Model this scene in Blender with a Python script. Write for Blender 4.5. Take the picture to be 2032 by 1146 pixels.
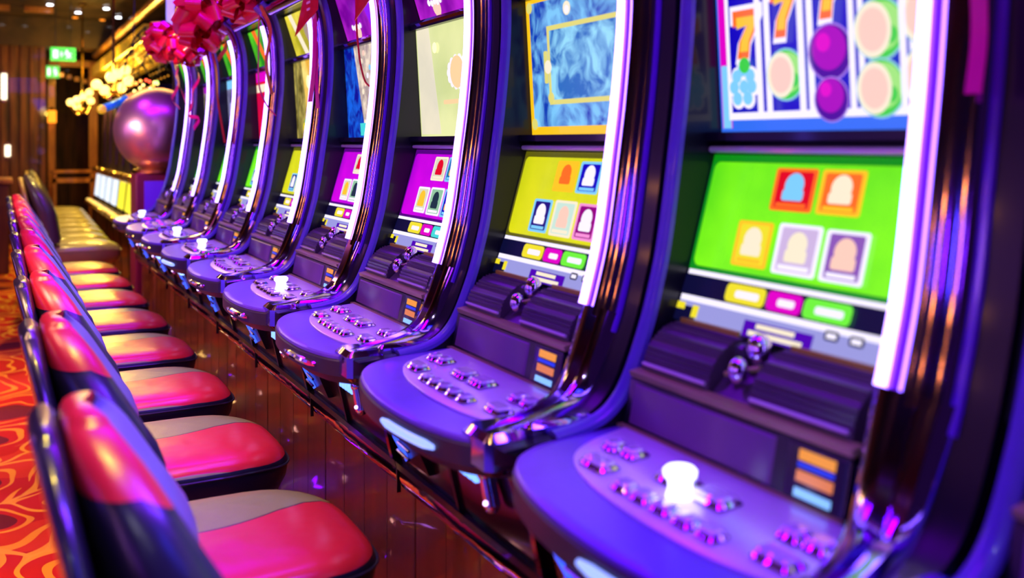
import bpy, bmesh, math, random
from mathutils import Vector, Matrix
from math import sin, cos, pi, radians
random.seed(7)
C = bpy.context.scene.collection
for o in list(bpy.data.objects): bpy.data.objects.remove(o)

# ------------------------------------------------------------------ camera
F_PX, CX, HY = 1900.0, 1016.0, 283.0
psi = math.atan2(CX, F_PX)
cd = bpy.data.cameras.new('camera'); cam = bpy.data.objects.new('camera', cd); C.objects.link(cam)
cam.location = (0, 0, 1.28); cam.rotation_euler = (radians(90), 0, -psi)
cd.sensor_width = 36; cd.lens = F_PX / 2032 * 36; cd.shift_y = -(573 - HY) / 2032
cd.clip_start = .02
cd.dof.use_dof = True; cd.dof.focus_distance = 2.45; cd.dof.aperture_fstop = 2.5; cd.dof.aperture_blades = 8
bpy.context.scene.camera = cam
# ------------------------------------------------------------------ world, exposure
sc = bpy.context.scene
sc.view_settings.view_transform = 'Standard'; sc.view_settings.look = 'None'
sc.view_settings.gamma = 1; sc.view_settings.use_curve_mapping = False; sc.view_settings.exposure = 0.0
w = bpy.data.worlds.new('room_ambience'); sc.world = w; w.use_nodes = True
w.node_tree.nodes['Background'].inputs[0].default_value = (.05, .012, .10, 1)
w.node_tree.nodes['Background'].inputs[1].default_value = .35
# ------------------------------------------------------------------ lights
def area(name, loc, target, sx, sy, col, e, spread=180):
    d = bpy.data.lights.new(name, 'AREA'); d.shape = 'RECTANGLE'; d.size = sx; d.size_y = sy
    d.color = col; d.energy = e; d.spread = radians(spread)
    o = bpy.data.objects.new(name, d); C.objects.link(o); o.location = loc
    o.rotation_euler = (Vector(target) - Vector(loc)).to_track_quat('-Z', 'Y').to_euler(); return o
def spot(name, loc, target, col, e, ang=50, r=.04, blend=.6):
    d = bpy.data.lights.new(name, 'SPOT'); d.color = col; d.energy = e; d.spot_size = radians(ang); d.spot_blend = blend
    d.shadow_soft_size = r
    o = bpy.data.objects.new(name, d); C.objects.link(o); o.location = loc
    o.rotation_euler = (Vector(target) - Vector(loc)).to_track_quat('-Z', 'Y').to_euler(); return o
def point(name, loc, col, e, r=.1):
    d = bpy.data.lights.new(name, 'POINT'); d.color = col; d.energy = e; d.shadow_soft_size = r
    o = bpy.data.objects.new(name, d); C.objects.link(o); o.location = loc; return o
VIO = (.28, .03, 1.0); WARM = (1.0, .62, .22)
for y in (.7, 2.3, 3.9, 5.5):
    area('violet_wash_light', (.70, y, 2.55), (.72, y, .9), .18, 1.2, (.22, .0, 1.0), 30)
area('blue_wash_light', (.95, -.1, 2.2), (.45, .9, .8), .3, .6, (.02, .03, 1.0), 9)
for y in (.9, 2.9, 4.9):
    area('machine_front_glow', (1.3, y, 2.5), (.1, y, .75), .2, 1.8, (.12, .04, 1.0), 26, 70)  # violet lamps added above the cabinets to light decks and backrest fronts
for i, y in enumerate((.9, 1.5, 2.1, 2.8, 3.6, 4.4, 5.2)):
    spot('warm_downlight', (.12, y + .45, 2.82), (.33, y + .25, .55), (1, .70, .10), (95, 80, 60, 42, 32, 26, 26)[i], 24, .05)
area('gold_sheen_fill', (.9, 8.2, 2.8), (.4, 2.4, .5), 1.6, .5, (1, .66, .12), 16, 120)  # unseen warm lamp added to give the seats a yellow sheen
for k in range(8):   # added area lamps for the chrome to reflect, in place of an unbuilt bank
    area('violet_reflection_fill', (-2.6, -1.0 + 1.1 * k, 1.35), (1.0, -1.0 + 1.1 * k, 1.2), .10, 1.1, [(.30, .03, 1), (.62, .22, 1), (.12, .08, 1)][k % 3], 7)
for y in (.4, 3.0, 5.4):
    area('amber_reflection_fill', (-2.2, y, 1.9), (1.0, y, 1.2), .3, .06, (1, .35, .03), 1.3)  # unseen amber lamps added for chrome reflections, no sign stands there
for i, y in enumerate((7.0, 8.4, 9.8, 11.2)):
    spot('warm_downlight', (.3, y, 2.82), (.5, y, .55), (1, .70, .14), 130, 50, .06)
for y in (2.6, 5.2):
    area('red_aisle_light', (-1.3, y, 2.7), (-.9, y, 0), .6, 2.0, (1, .50, .30), 34, 70)
area('pink_wash_light', (-.9, 3.2, 2.2), (.2, 3.2, .9), .3, 4.0, (1, .22, .35), 2, 90)
for y in (9.6, 11.0, 12.6): point('canopy_fill_point', (1.0, y, 2.02), (1, .62, .08), 32, .05)  # point lamps added under the canopy to brighten its gold
spot('bow_fill_spot', (-.2, 4.2, 2.75), (.83, 5.0, 1.8), (1, .45, .35), 130, 26, .05)  # warm-pink spot added to brighten the ribbon bows
spot('button_glint_spot', (-.5, -.6, 2.75), (.8, 1.6, .9), (.9, .9, 1), 14, 70, .012)  # tiny white spots added to put glints on the chrome buttons
spot('button_glint_spot', (-.6, 2.2, 2.8), (.8, 4.4, .9), (.9, .9, 1), 10, 60, .015)
spot('canopy_fill_spot', (.2, 10.5, 2.0), (1.2, 11.5, 2.35), (1, .62, .10), 90, 80, .1)  # further amber spot added to light up the canopy
spot('amber_door_light', (.85, 13.0, 2.3), (.9, 15.2, 1.3), (1, .38, .06), 45, 70, .1)
spot('amber_wall_light', (-.8, 12.6, 2.8), (-.1, 13.6, 1.2), (1, .36, .08), 26, 90, .1)
spot('violet_ball_fill', (.2, 6.2, 2.6), (.9, 6.5, 1.4), (.35, .03, 1), 35, 30, .1)  # violet spot added to tint the ball
area('white_ball_fill', (-1.2, 5.6, 1.75), (.9, 6.5, 1.4), .9, .10, (1, .85, .9), 2.5, 60)  # narrow unseen lamp added to lay a white band on the ball
spot('copper_ball_fill', (-.3, 5.6, 1.3), (.8, 6.5, 1.3), (1, .45, .10), 14, 30, .1)  # amber spot added to warm the left side of the ball

# ------------------------------------------------------------------ materials
MATS = {}
def mat(name, col, rough=.5, metal=0, emit=None, es=1.0, coat=0, spec=.5, noise=0, nscale=40, bump=0, bscale=60, trans=0):
    if name in MATS: return MATS[name]
    m = bpy.data.materials.new(name); m.use_nodes = True; MATS[name] = m
    nt = m.node_tree; b = nt.nodes['Principled BSDF']
    b.inputs['Base Color'].default_value = (*col, 1); b.inputs['Roughness'].default_value = rough
    b.inputs['Metallic'].default_value = metal; b.inputs['Specular IOR Level'].default_value = spec
    b.inputs['Coat Weight'].default_value = coat; b.inputs['Coat Roughness'].default_value = .08
    b.inputs['Transmission Weight'].default_value = trans
    if emit: b.inputs['Emission Color'].default_value = (*emit, 1); b.inputs['Emission Strength'].default_value = es
    if noise or bump:
        tc = nt.nodes.new('ShaderNodeTexCoord')
    if noise:
        n = nt.nodes.new('ShaderNodeTexNoise'); n.inputs['Scale'].default_value = nscale; n.inputs['Detail'].default_value = 4
        nt.links.new(tc.outputs['Object'], n.inputs['Vector'])
        mx = nt.nodes.new('ShaderNodeMix'); mx.data_type = 'RGBA'
        mx.inputs[6].default_value = (*[c * (1 - noise) for c in col], 1); mx.inputs[7].default_value = (*[min(1, c * (1 + noise)) for c in col], 1)
        nt.links.new(n.outputs['Fac'], mx.inputs[0]); nt.links.new(mx.outputs[2], b.inputs['Base Color'])
    if bump:
        n2 = nt.nodes.new('ShaderNodeTexNoise'); n2.inputs['Scale'].default_value = bscale; n2.inputs['Detail'].default_value = 2
        nt.links.new(tc.outputs['Object'], n2.inputs['Vector'])
        bp = nt.nodes.new('ShaderNodeBump'); bp.inputs['Strength'].default_value = bump; bp.inputs['Distance'].default_value = .01
        nt.links.new(n2.outputs['Fac'], bp.inputs['Height']); nt.links.new(bp.outputs[0], b.inputs['Normal'])
    return m
def emi(name, col, s=1.0):
    if s < 3: col = tuple(c ** 1.5 for c in col)
    return mat('glow_' + name, (.02, .02, .02), .25, emit=col, es=s)
M_chrome = mat('chrome', (.50, .34, .85), .09, 1, bump=.02, bscale=20)
M_chrome2 = mat('polished_chrome', (.72, .62, .88), .07, 1)
M_wavy = mat('hammered_chrome', (.55, .40, .75), .08, 1, bump=.25, bscale=9)
M_black = mat('black_plastic', (.006, .006, .012), .32, coat=.2, noise=.2)
M_wall = mat('black_gloss_panel', (.005, .004, .012), .30, coat=.22, spec=.3)
M_violet = mat('violet_acrylic', (.14, .02, .60), .22, coat=.7, noise=.15, nscale=8)
M_indigo = mat('indigo_enamel', (.10, .06, .45), .4, coat=.25, noise=.15)
M_deck = mat('violet_satin_plastic', (.17, .06, .58), .34, .15, noise=.15, nscale=25)
M_plate = mat('silver_button_plate', (.80, .74, .88), .30, .35, noise=.06)
M_rim = mat('dark_deck_bumper', (.05, .035, .06), .4, noise=.2)
M_belly = mat('dark_red_lacquer', (.03, .006, .008), .22, coat=.4, noise=.4, nscale=6)
M_grey = mat('mauve_grey_plastic', (.075, .05, .075), .32, noise=.1)
M_lcd = mat('switched_off_display', (.17, .07, .20), .30, noise=.05)
M_brass = mat('brass_strip', (.50, .44, .16), .35, .4, noise=.1)
M_gold = mat('gold_metal', (.85, .58, .15), .2, 1, noise=.1)
M_strip = emi('light_strip', (.34, .20, 1.0), 8.5)
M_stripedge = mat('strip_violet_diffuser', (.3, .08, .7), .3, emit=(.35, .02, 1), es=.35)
M_cap = mat('clear_button_cap', (.85, .80, .95), .10, .25, coat=1)
M_ribbon = mat('red_satin_ribbon', (.92, .01, .04), .28, coat=.5)
M_pink = mat('magenta_ribbon', (.90, .01, .28), .3, coat=.3, noise=.1)

# ------------------------------------------------------------------ mesh builder
class MB:
    def __init__(s): s.v = []; s.f = []; s.mi = []; s.mats = []
    def m(s, material):
        if material not in s.mats: s.mats.append(material)
        return s.mats.index(material)
    def add(s, vs, fs, material):
        k = len(s.v); i = s.m(material); s.v += [tuple(v) for v in vs]
        for f in fs: s.f.append([k + a for a in f]); s.mi.append(i)
    def box(s, a, b, material, rot=None, bev=0):
        (x0, y0, z0), (x1, y1, z1) = a, b
        if bev:
            pr = [(x0 + bev, y0), (x1 - bev, y0), (x1, y0 + bev), (x1, y1 - bev), (x1 - bev, y1), (x0 + bev, y1), (x0, y1 - bev), (x0, y0 + bev)]
            ins = lambda q: [((x0 + x1) / 2 + (x - (x0 + x1) / 2) * (1 - 2 * bev / (x1 - x0)), (y0 + y1) / 2 + (y - (y0 + y1) / 2) * (1 - 2 * bev / (y1 - y0))) for x, y in q]
            s.loft([[(x, y, z0) for x, y in ins(pr)], [(x, y, z0 + bev) for x, y in pr], [(x, y, z1 - bev) for x, y in pr], [(x, y, z1) for x, y in ins(pr)]], material); return
        vs = [Vector(p) for p in ((x0, y0, z0), (x1, y0, z0), (x1, y1, z0), (x0, y1, z0), (x0, y0, z1), (x1, y0, z1), (x1, y1, z1), (x0, y1, z1))]
        if rot is not None:
            c = sum(vs, Vector()) / 8; vs = [rot @ (v - c) + c for v in vs]
        s.add(vs, [(3, 2, 1, 0), (4, 5, 6, 7), (0, 1, 5, 4), (1, 2, 6, 5), (2, 3, 7, 6), (3, 0, 4, 7)], material)
    def loft(s, rings, material, caps=True, closed=True):
        n = len(rings[0]); vs = [p for r in rings for p in r]; fs = []
        for i in range(len(rings) - 1):
            for j in range(n if closed else n - 1):
                a = i * n + j; b = i * n + (j + 1) % n; fs.append((a, b, b + n, a + n))
        if caps: fs.append(tuple(reversed(range(n)))); fs.append(tuple(range((len(rings) - 1) * n, len(rings) * n)))
        s.add(vs, fs, material)
    def tube(s, pts, r, material, n=8, caps=True):
        pts = [Vector(p) for p in pts]; rings = []; up = Vector((0, 0, 1)); prev = None
        for i, p in enumerate(pts):
            t = (pts[min(i + 1, len(pts) - 1)] - pts[max(i - 1, 0)]).normalized()
            a = prev if prev else (Vector((0, 1, 0)) if abs(t.y) < .9 else Vector((1, 0, 0)))
            b = t.cross(a).normalized(); a = b.cross(t).normalized(); prev = a
            rr = r[i] if isinstance(r, (list, tuple)) else r
            rings.append([p + a * cos(2 * pi * k / n) * rr + b * sin(2 * pi * k / n) * rr for k in range(n)])
        s.loft(rings, material, caps)
    def prism(s, prof, y0, y1, material):     # prof = (x, z) loop
        s.loft([[(x, y0, z) for x, z in prof], [(x, y1, z) for x, z in prof]], material)
    def slab(s, prof, z0, z1, material, bev=0):
        if bev:
            c = Vector((sum(p[0] for p in prof) / len(prof), sum(p[1] for p in prof) / len(prof)))
            ins = []
            for x, y in prof:
                d = c - Vector((x, y)); d = d / max(d.length, 1e-6) * bev; ins.append((x + d.x, y + d.y))
            s.loft([[(x, y, z0) for x, y in prof], [(x, y, z1 - bev) for x, y in prof], [(x, y, z1) for x, y in ins]], material)
        else: s.loft([[(x, y, z0) for x, y in prof], [(x, y, z1) for x, y in prof]], material)
    def lathe(s, prof, c, material, n=20, axis='z'):
        rings = []
        for r, h in prof:
            ring = []
            for k in range(n):
                a = 2 * pi * k / n
                if axis == 'z': ring.append((c[0] + r * cos(a), c[1] + r * sin(a), c[2] + h))
                elif axis == 'x': ring.append((c[0] + h, c[1] + r * cos(a), c[2] + r * sin(a)))
                else: ring.append((c[0] + r * sin(a), c[1] + h, c[2] + r * cos(a)))
            rings.append(ring)
        s.loft(rings, material)
    def ball(s, c, r, material, n=12, sz=1):
        s.lathe([(max(r * sin(pi * k / n), 1e-4), -r * sz * cos(pi * k / n)) for k in range(n + 1)], c, material, n * 2)
    def build(s, name, parent=None, sharp=35, flat=False, shift=None):
        me = bpy.data.meshes.new(name)
        vs = s.v if shift is None else [(a - shift[0], b - shift[1], c - shift[2]) for a, b, c in s.v]
        me.from_pydata(vs, [], s.f)
        for m_ in s.mats: me.materials.append(m_)
        me.polygons.foreach_set('material_index', s.mi)
        bm = bmesh.new(); bm.from_mesh(me); bmesh.ops.recalc_face_normals(bm, faces=bm.faces); bm.to_mesh(me); bm.free()
        if not flat:
            me.polygons.foreach_set('use_smooth', [True] * len(me.polygons)); me.set_sharp_from_angle(angle=radians(sharp))
        o = bpy.data.objects.new(name, me); C.objects.link(o)
        if parent: o.parent = parent
        return o
def tag(o, label=None, cat=None, group=None, kind=None):
    if label: o['label'] = label
    if cat: o['category'] = cat
    if group: o['group'] = group
    if kind: o['kind'] = kind
    return o
def empty(name, loc, rz=0):
    o = bpy.data.objects.new(name, None); C.objects.link(o); o.location = loc; o.rotation_euler = (0, 0, rz)
    o.empty_display_size = .1; return o
def children(o): return [c for c in C.objects if c.parent == o]
def copy_tree(o, parent=None):
    c = o.copy(); C.objects.link(c)
    if parent: c.parent = parent
    for ch in children(o): copy_tree(ch, c)
    return c
def smooth_path(pts, k=5):
    out = []; P = [Vector(p) for p in pts]; P = [P[0] * 2 - P[1]] + P + [P[-1] * 2 - P[-2]]
    for i in range(1, len(P) - 2):
        for j in range(k):
            t = j / k; a, b, c, d = P[i - 1:i + 3]
            out.append(.5 * ((2 * b) + (c - a) * t + (2 * a - 5 * b + 4 * c - d) * t * t + (3 * b - a - 3 * c + d) * t ** 3))
    out.append(P[-2]); return out

# ------------------------------------------------------------------ the room
def nodes_of(name, rough=.6):
    m = bpy.data.materials.new(name); m.use_nodes = True; nt = m.node_tree
    b = nt.nodes['Principled BSDF']; b.inputs['Roughness'].default_value = rough
    return m, nt, b
def N(nt, typ, **k):
    n = nt.nodes.new(typ)
    for a, v in k.items(): setattr(n, a, v)
    return n
def math_(nt, op, a, b=None, c=None):
    n = N(nt, 'ShaderNodeMath', operation=op)
    for i, x in enumerate((a, b, c)):
        if x is None: continue
        if isinstance(x, (int, float)): n.inputs[i].default_value = x
        else: nt.links.new(x, n.inputs[i])
    return n.outputs[0]
def mixc(nt, fac, a, b):
    n = N(nt, 'ShaderNodeMix', data_type='RGBA')
    nt.links.new(fac, n.inputs[0]) if not isinstance(fac, (int, float)) else setattr(n.inputs[0], 'default_value', fac)
    for i, x in ((6, a), (7, b)):
        if isinstance(x, tuple): n.inputs[i].default_value = (*x, 1)
        else: nt.links.new(x, n.inputs[i])
    return n.outputs[2]
def carpet_material():
    m, nt, b = nodes_of('scroll_carpet', .95)
    tc = N(nt, 'ShaderNodeTexCoord'); L = nt.links.new
    mp = N(nt, 'ShaderNodeMapping'); mp.inputs['Scale'].default_value = (1.5, 1.5, 1.5); L(tc.outputs['Object'], mp.inputs[0])
    ns = N(nt, 'ShaderNodeTexNoise'); ns.inputs['Scale'].default_value = 1.6; ns.inputs['Detail'].default_value = 1; L(mp.outputs[0], ns.inputs['Vector'])
    vm = N(nt, 'ShaderNodeVectorMath', operation='MULTIPLY_ADD'); L(ns.outputs['Color'], vm.inputs[0]); vm.inputs[1].default_value = (.7, .7, 0); L(mp.outputs[0], vm.inputs[2])
    vo = N(nt, 'ShaderNodeTexVoronoi', voronoi_dimensions='2D', feature='F1'); vo.inputs['Scale'].default_value = 1.25; vo.inputs['Randomness'].default_value = .55; L(vm.outputs[0], vo.inputs['Vector'])
    d = vo.outputs['Distance']
    n5 = N(nt, 'ShaderNodeTexNoise'); n5.inputs['Scale'].default_value = 2.3; n5.inputs['Detail'].default_value = 0; L(mp.outputs[0], n5.inputs['Vector'])
    rings = math_(nt, 'SINE', math_(nt, 'ADD', math_(nt, 'MULTIPLY', d, 34.0), math_(nt, 'MULTIPLY', n5.outputs['Fac'], 7.0)))
    line = math_(nt, 'GREATER_THAN', rings, math_(nt, 'MULTIPLY_ADD', n5.outputs['Fac'], 1.4, .02))
    vo2 = N(nt, 'ShaderNodeTexVoronoi', voronoi_dimensions='2D', feature='DISTANCE_TO_EDGE'); vo2.inputs['Scale'].default_value = 1.25; vo2.inputs['Randomness'].default_value = .55; L(vm.outputs[0], vo2.inputs['Vector'])
    line2 = math_(nt, 'LESS_THAN', vo2.outputs['Distance'], .018)
    med = math_(nt, 'LESS_THAN', d, .22)
    n3 = N(nt, 'ShaderNodeTexNoise'); n3.inputs['Scale'].default_value = 1.1; L(tc.outputs['Object'], n3.inputs['Vector'])
    base = mixc(nt, math_(nt, 'GREATER_THAN', n3.outputs['Fac'], .54), (.60, .008, .006), (.74, .035, .006))
    c1 = mixc(nt, med, base, (.17, .004, .015))
    c2 = mixc(nt, math_(nt, 'MULTIPLY', line, math_(nt, 'SUBTRACT', 1.0, med)), c1, (.95, .38, .02))
    c3 = mixc(nt, line2, c2, (.95, .42, .03))
    L(c3, b.inputs['Base Color'])
    n4 = N(nt, 'ShaderNodeTexNoise'); n4.inputs['Scale'].default_value = 400; L(tc.outputs['Object'], n4.inputs['Vector'])
    bp = N(nt, 'ShaderNodeBump'); bp.inputs['Strength'].default_value = .5; bp.inputs['Distance'].default_value = .004; L(n4.outputs['Fac'], bp.inputs['Height']); L(bp.outputs[0], b.inputs['Normal'])
    return m
def wood_material(name, c0, c1, rough=.35, sc_=(30, 30, 2), groove=0.0):
    m, nt, b = nodes_of(name, rough); L = nt.links.new
    tc = N(nt, 'ShaderNodeTexCoord'); mp = N(nt, 'ShaderNodeMapping'); mp.inputs['Scale'].default_value = sc_; L(tc.outputs['Object'], mp.inputs[0])
    n = N(nt, 'ShaderNodeTexNoise'); n.inputs['Scale'].default_value = 1; n.inputs['Detail'].default_value = 6; L(mp.outputs[0], n.inputs['Vector'])
    r = N(nt, 'ShaderNodeValToRGB'); r.color_ramp.elements[0].position = .35; r.color_ramp.elements[1].position = .68
    r.color_ramp.elements[0].color = (*c0, 1); r.color_ramp.elements[1].color = (*c1, 1); L(n.outputs['Fac'], r.inputs[0])
    out = r.outputs[0]
    if groove:
        sp = N(nt, 'ShaderNodeSeparateXYZ'); L(tc.outputs['Object'], sp.inputs[0])
        fr = math_(nt, 'FRACT', math_(nt, 'DIVIDE', sp.outputs['Y'], groove))
        out = mixc(nt, math_(nt, 'LESS_THAN', fr, .05), out, (.004, .001, .001))
    L(out, b.inputs['Base Color']); b.inputs['Coat Weight'].default_value = .3
    return m
M_carpet = carpet_material()
M_ceil = wood_material('dark_slatted_ceiling_wood', (.02, .010, .004), (.10, .05, .02), .5, (3, 40, 3))
M_brown = wood_material('brown_wall_wood', (.05, .013, .004), (.24, .07, .018), .55, (14, 14, 1.5))
M_amber = wood_material('amber_frame_wood', (.35, .12, .02), (.75, .32, .05), .4, (10, 10, 2))
M_kick = wood_material('red_brown_veneer', (.016, .002, .001), (.065, .008, .002), .30, (18, 18, 1.2), groove=.0)
M_dark = mat('near_black_wall_paint', (.012, .006, .010), .6, noise=.3, nscale=3)

b = MB(); b.box((-4, -2, -.05), (2.6, 20, 0), M_carpet); tag(b.build('floor', flat=True), kind='structure')
b = MB(); b.box((-4, -2, 2.9), (2.6, 20, 3.0), M_ceil)
y = 8.0
while y < 20:
    b.box((-4, y, 2.87), (2.6, y + .035, 2.9), M_ceil); y += .11
tag(b.build('ceiling', flat=True), kind='structure')
b = MB(); b.box((2.4, -2, 0), (2.6, 20, 2.9), M_dark); tag(b.build('wall_right', flat=True), kind='structure')
b = MB(); b.box((-4.1, -2, 0), (-3.9, 20, 2.9), M_dark); tag(b.build('wall_left', flat=True), kind='structure')
b = MB(); b.box((-3.9, 19.8, 0), (2.4, 20, 2.9), M_brown); tag(b.build('wall_back', flat=True), kind='structure')
# wall section left of the doorway with vertical pleated boards, and its lintel and frame
b = MB(); b.box((-3.9, 13.6, 0), (.50, 13.9, 2.5), M_brown)
x = -1.2
while x < .48:
    b.box((x, 13.56, 0), (x + .06, 13.6, 2.5), M_brown); x += .11
tag(b.build('wall_partition'), kind='structure')
b = MB(); b.box((-3.9, 13.5, 2.5), (2.4, 14.0, 2.9), M_ceil); tag(b.build('trim_1', flat=True), kind='structure')
b = MB(); b.box((.60, 15.0, 0), (.69, 15.1, 2.36), M_amber); b.box((1.13, 15.0, 0), (1.24, 15.1, 2.36), M_amber); b.box((.60, 14.99, 2.36), (1.24, 15.1, 2.45), M_amber)
for k in range(5): b.box((.64 + .1 * k, 15.02, 2.25 - .03 * k), (.70 + .1 * k, 15.06, 2.31 - .03 * k), M_amber)
tag(b.build('door_1', flat=True), kind='structure')
for k, (xa, xb) in enumerate(((-.05, .10), (.25, .55))):
    b = MB(); b.box((xa, 12.4, 2.80), (xb, 12.5, 2.86), M_amber); tag(b.build('trim_%d' % (k + 2), flat=True), kind='structure')

# ------------------------------------------------------------------ slot machine: shared shapes
SH = (1.0, .145, 0)                           # machine origin on the floor (world x, offset from the strip, 0)
PF = smooth_path([(.606, .858, 0), (.66, .862, 0), (.72, .868, 0), (.768, .880, 0), (.800, .904, 0), (.823, .940, 0), (.848, 1.0, 0), (.864, 1.05, 0), (.884, 1.13, 0),
                  (.905, 1.265, 0), (.919, 1.37, 0), (.930, 1.5, 0), (.929, 1.62, 0), (.917, 1.70, 0), (.893, 1.765, 0), (.855, 1.80, 0)], 4)
PF = [(p.x, p.y) for p in PF]
def normals(path):
    out = []
    for i in range(len(path)):
        a = path[max(i - 1, 0)]; c = path[min(i + 1, len(path) - 1)]; t = Vector((c[0] - a[0], c[1] - a[1])).normalized(); out.append((-t.y, t.x))
    return out
def sweep(mb, path, section, material, closed=True, caps=True, flow=None):      # section = (offset, outward depth)
    nn = normals(path); rings = []
    for i, (p, n) in enumerate(zip(path, nn)):
        f, sh_ = flow(i / (len(path) - 1)) if flow else (1, 0)
        rings.append([(p[0] + n[0] * d * (f * .5 + .5), o * f + sh_, p[1] + n[1] * d * (f * .5 + .5)) for o, d in section])
    mb.loft(rings, material, caps, closed)
def build_machine():
    root = empty('slot_machine', (1.0, 0, 0))
    def B(mb, name, parent=root, **k): return mb.build(name, parent, shift=SH, **k)
    b = MB()   # body behind the screens
    b.prism([(1.45, .60), (.735, .60), (.72, .70), (.70, .80), (.72, .84), (.81, .85), (.818, .93), (.85, .94), (.915, 1.01), (.935, 1.08), (.99, 1.26), (1.0, 1.30), (.99, 1.58), (.955, 1.74), (.94, 1.80), (1.45, 1.80)], -.018, .43, M_black)
    b.box((.86, -.12, 1.80), (1.45, .445, 1.83), M_black)
    B(b, 'cabinet')
    poly = [p for p in PF] + [(1.40, 1.80), (1.40, .62), (.74, .62), (.72, .80)]
    for o0, o1 in ((-.128, -.020), (.432, .456)):
        b = MB(); b.prism(poly, o0, o1, M_wall if o0 > 0 else M_black)
        if o0 > 0:
            sweep(b, PF[6:], [(.430, -.006), (.431, .001), (.436, .006), (.444, .008), (.452, .006), (.457, .001), (.457, -.006)], M_indigo)
        B(b, 'side_panel')
    i0 = next(i for i, p in enumerate(PF) if p[1] >= 1.005); i1 = len(PF) - 6
    b = MB(); b.tube([(x + n[0] * .015, .0, z + n[1] * .015) for (x, z), n in list(zip(PF, normals(PF)))[i0:i1]], .0068, M_strip, 10)
    B(b, 'light_strip')
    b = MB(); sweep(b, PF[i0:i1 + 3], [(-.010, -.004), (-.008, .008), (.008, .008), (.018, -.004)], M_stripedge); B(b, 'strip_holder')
    b = MB()   # chrome half round beside the strip
    sec = [(-.012 - .070 * (1 - cos(pi * k / 12)) / 2, .017 * sin(pi * k / 12)) for k in range(13)] + [(-.082, -.006), (-.012, -.006)]
    sweep(b, PF[i0 - 1:], sec, M_chrome); B(b, 'chrome_moulding')
    b = MB()
    b.tube([(x + n[0] * .001, -.087, z + n[1] * .001) for (x, z), n in list(zip(PF, normals(PF)))[i0 - 2:]], .0055, M_violet, 8)
    sweep(b, PF[i0:], [(-.092, -.004), (-.100, -.001), (-.124, -.010), (-.136, -.022), (-.136, -.030), (-.092, -.030)], M_black); B(b, 'edge_moulding')
    b = MB()   # broad curved chrome bend below the strip
    sec2 = [(.012, -.006), (.014, .006), (-.004, .016), (-.03, .020), (-.045, .012), (-.06, .018), (-.078, .016), (-.090, .004), (-.095, -.015), (-.095, -.045), (.012, -.045)]
    sweep(b, PF[:i0 + 1], sec2, M_chrome, flow=lambda t: (.42 + .58 * t, -.098 * (1 - t) ** 1.9)); B(b, 'chrome_bend')
    # top visor
    b = MB(); b.tube([(.892, -.01, 1.778), (.892, .43, 1.778)], .026, M_chrome, 12); b.box((.90, -.015, 1.755), (.96, .43, 1.80), M_black)
    B(b, 'top_visor')
    b = MB(); b.tube([(.962, .0, 1.588), (.962, .43, 1.588)], .010, M_chrome2, 8); b.box((.955, 0, 1.575), (.985, .43, 1.583), M_black); B(b, 'screen_divider')
    b = MB(); b.box((.955, .0, 1.283), (.992, .43, 1.296), M_wall); b.tube([(.966, .0, 1.270), (.966, .43, 1.270)], .0055, M_cap, 8); B(b, 'screen_ledge')
    # ribbed covers, bill acceptor and ledge
    for o0, o1 in ((.275, .420), (.030, .195)):
        b = MB(); prof = []
        for k in range(31):
            t = k / 30; x = .902 + (.828 - .902) * t; z = 1.012 + (.950 - 1.012) * t
            bul = .030 * math.sin(pi * min(1, t * 1.15 + .05) if t < .8 else pi * .97 * (1 - (t - .8) * 0)) if t < .8 else .030 * (1 - ((t - .8) / .2) ** 2) * .6
            bul = .020 * (1 - abs(2 * t - .95) ** 2.6)
            rib = .0016 * (1 if (k % 2) else -1) if 3 < k < 27 and not (k in (10, 11, 12, 18, 19, 20)) else 0
            prof.append((x + (-.64) * (bul + rib), z + .77 * (bul + rib)))
        prof += [(.86, .945), (.92, 1.0)]
        b.box((.890, o0 + .01, 1.010), (.912, o1 - .01, 1.021), mat('mustard_reflector', (.50, .42, .03), .4, noise=.1))
        b.prism(prof, o0, o1, M_grey); b.tube([(prof[28][0] - .003, o0 + .004, prof[28][1] + .002), (prof[28][0] - .003, o1 - .004, prof[28][1] + .002)], .0028, M_cap, 6)
        B(b, 'ribbed_cover', sharp=20)
    b = MB()
    b.prism([(.905, 1.008), (.835, .948), (.86, .94), (.93, 1.0)], .197, .273, M_grey)
    for (x, z, oo, r) in ((.872, 1.010, .222, .017), (.842, .985, .228, .014)): b.ball((x, oo, z), r, M_chrome2, 8, 1.3)
    b.box((.862, .236, .985), (.885, .262, 1.012), M_black, bev=.004); b.tube([(.858, .205, .992), (.846, .258, .975)], .004, M_brass, 6)
    B(b, 'bill_acceptor')
    b = MB(); b.prism([(.812, .947), (.832, .950), (.838, .942), (.815, .938)], .015, .43, M_brass); B(b, 'ledge_trim')
    b = MB(); b.box((.79, .015, .868), (.802, .43, .873), M_brass); B(b, 'ledge_trim')
    # lower flat display
    b = MB(); q = lambda o0, o1, t0, t1, d: [(.800 + .014 * t0 - d, o0, .872 + .064 * t0), (.800 + .014 * t0 - d, o1, .872 + .064 * t0), (.800 + .014 * t1 - d, o1, .872 + .064 * t1), (.800 + .014 * t1 - d, o0, .872 + .064 * t1)]
    b.loft([q(.018, .428, 0, 1, -.01), q(.018, .428, 0, 1, 0)], M_black)
    b.loft([q(.128, .415, .07, .93, 0), q(.133, .410, .10, .90, .003)], M_lcd); B(b, 'service_display')
    b = MB(); b.loft([q(.016, .108, .04, .96, 0), q(.020, .104, .06, .94, .002)], M_black)
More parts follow.
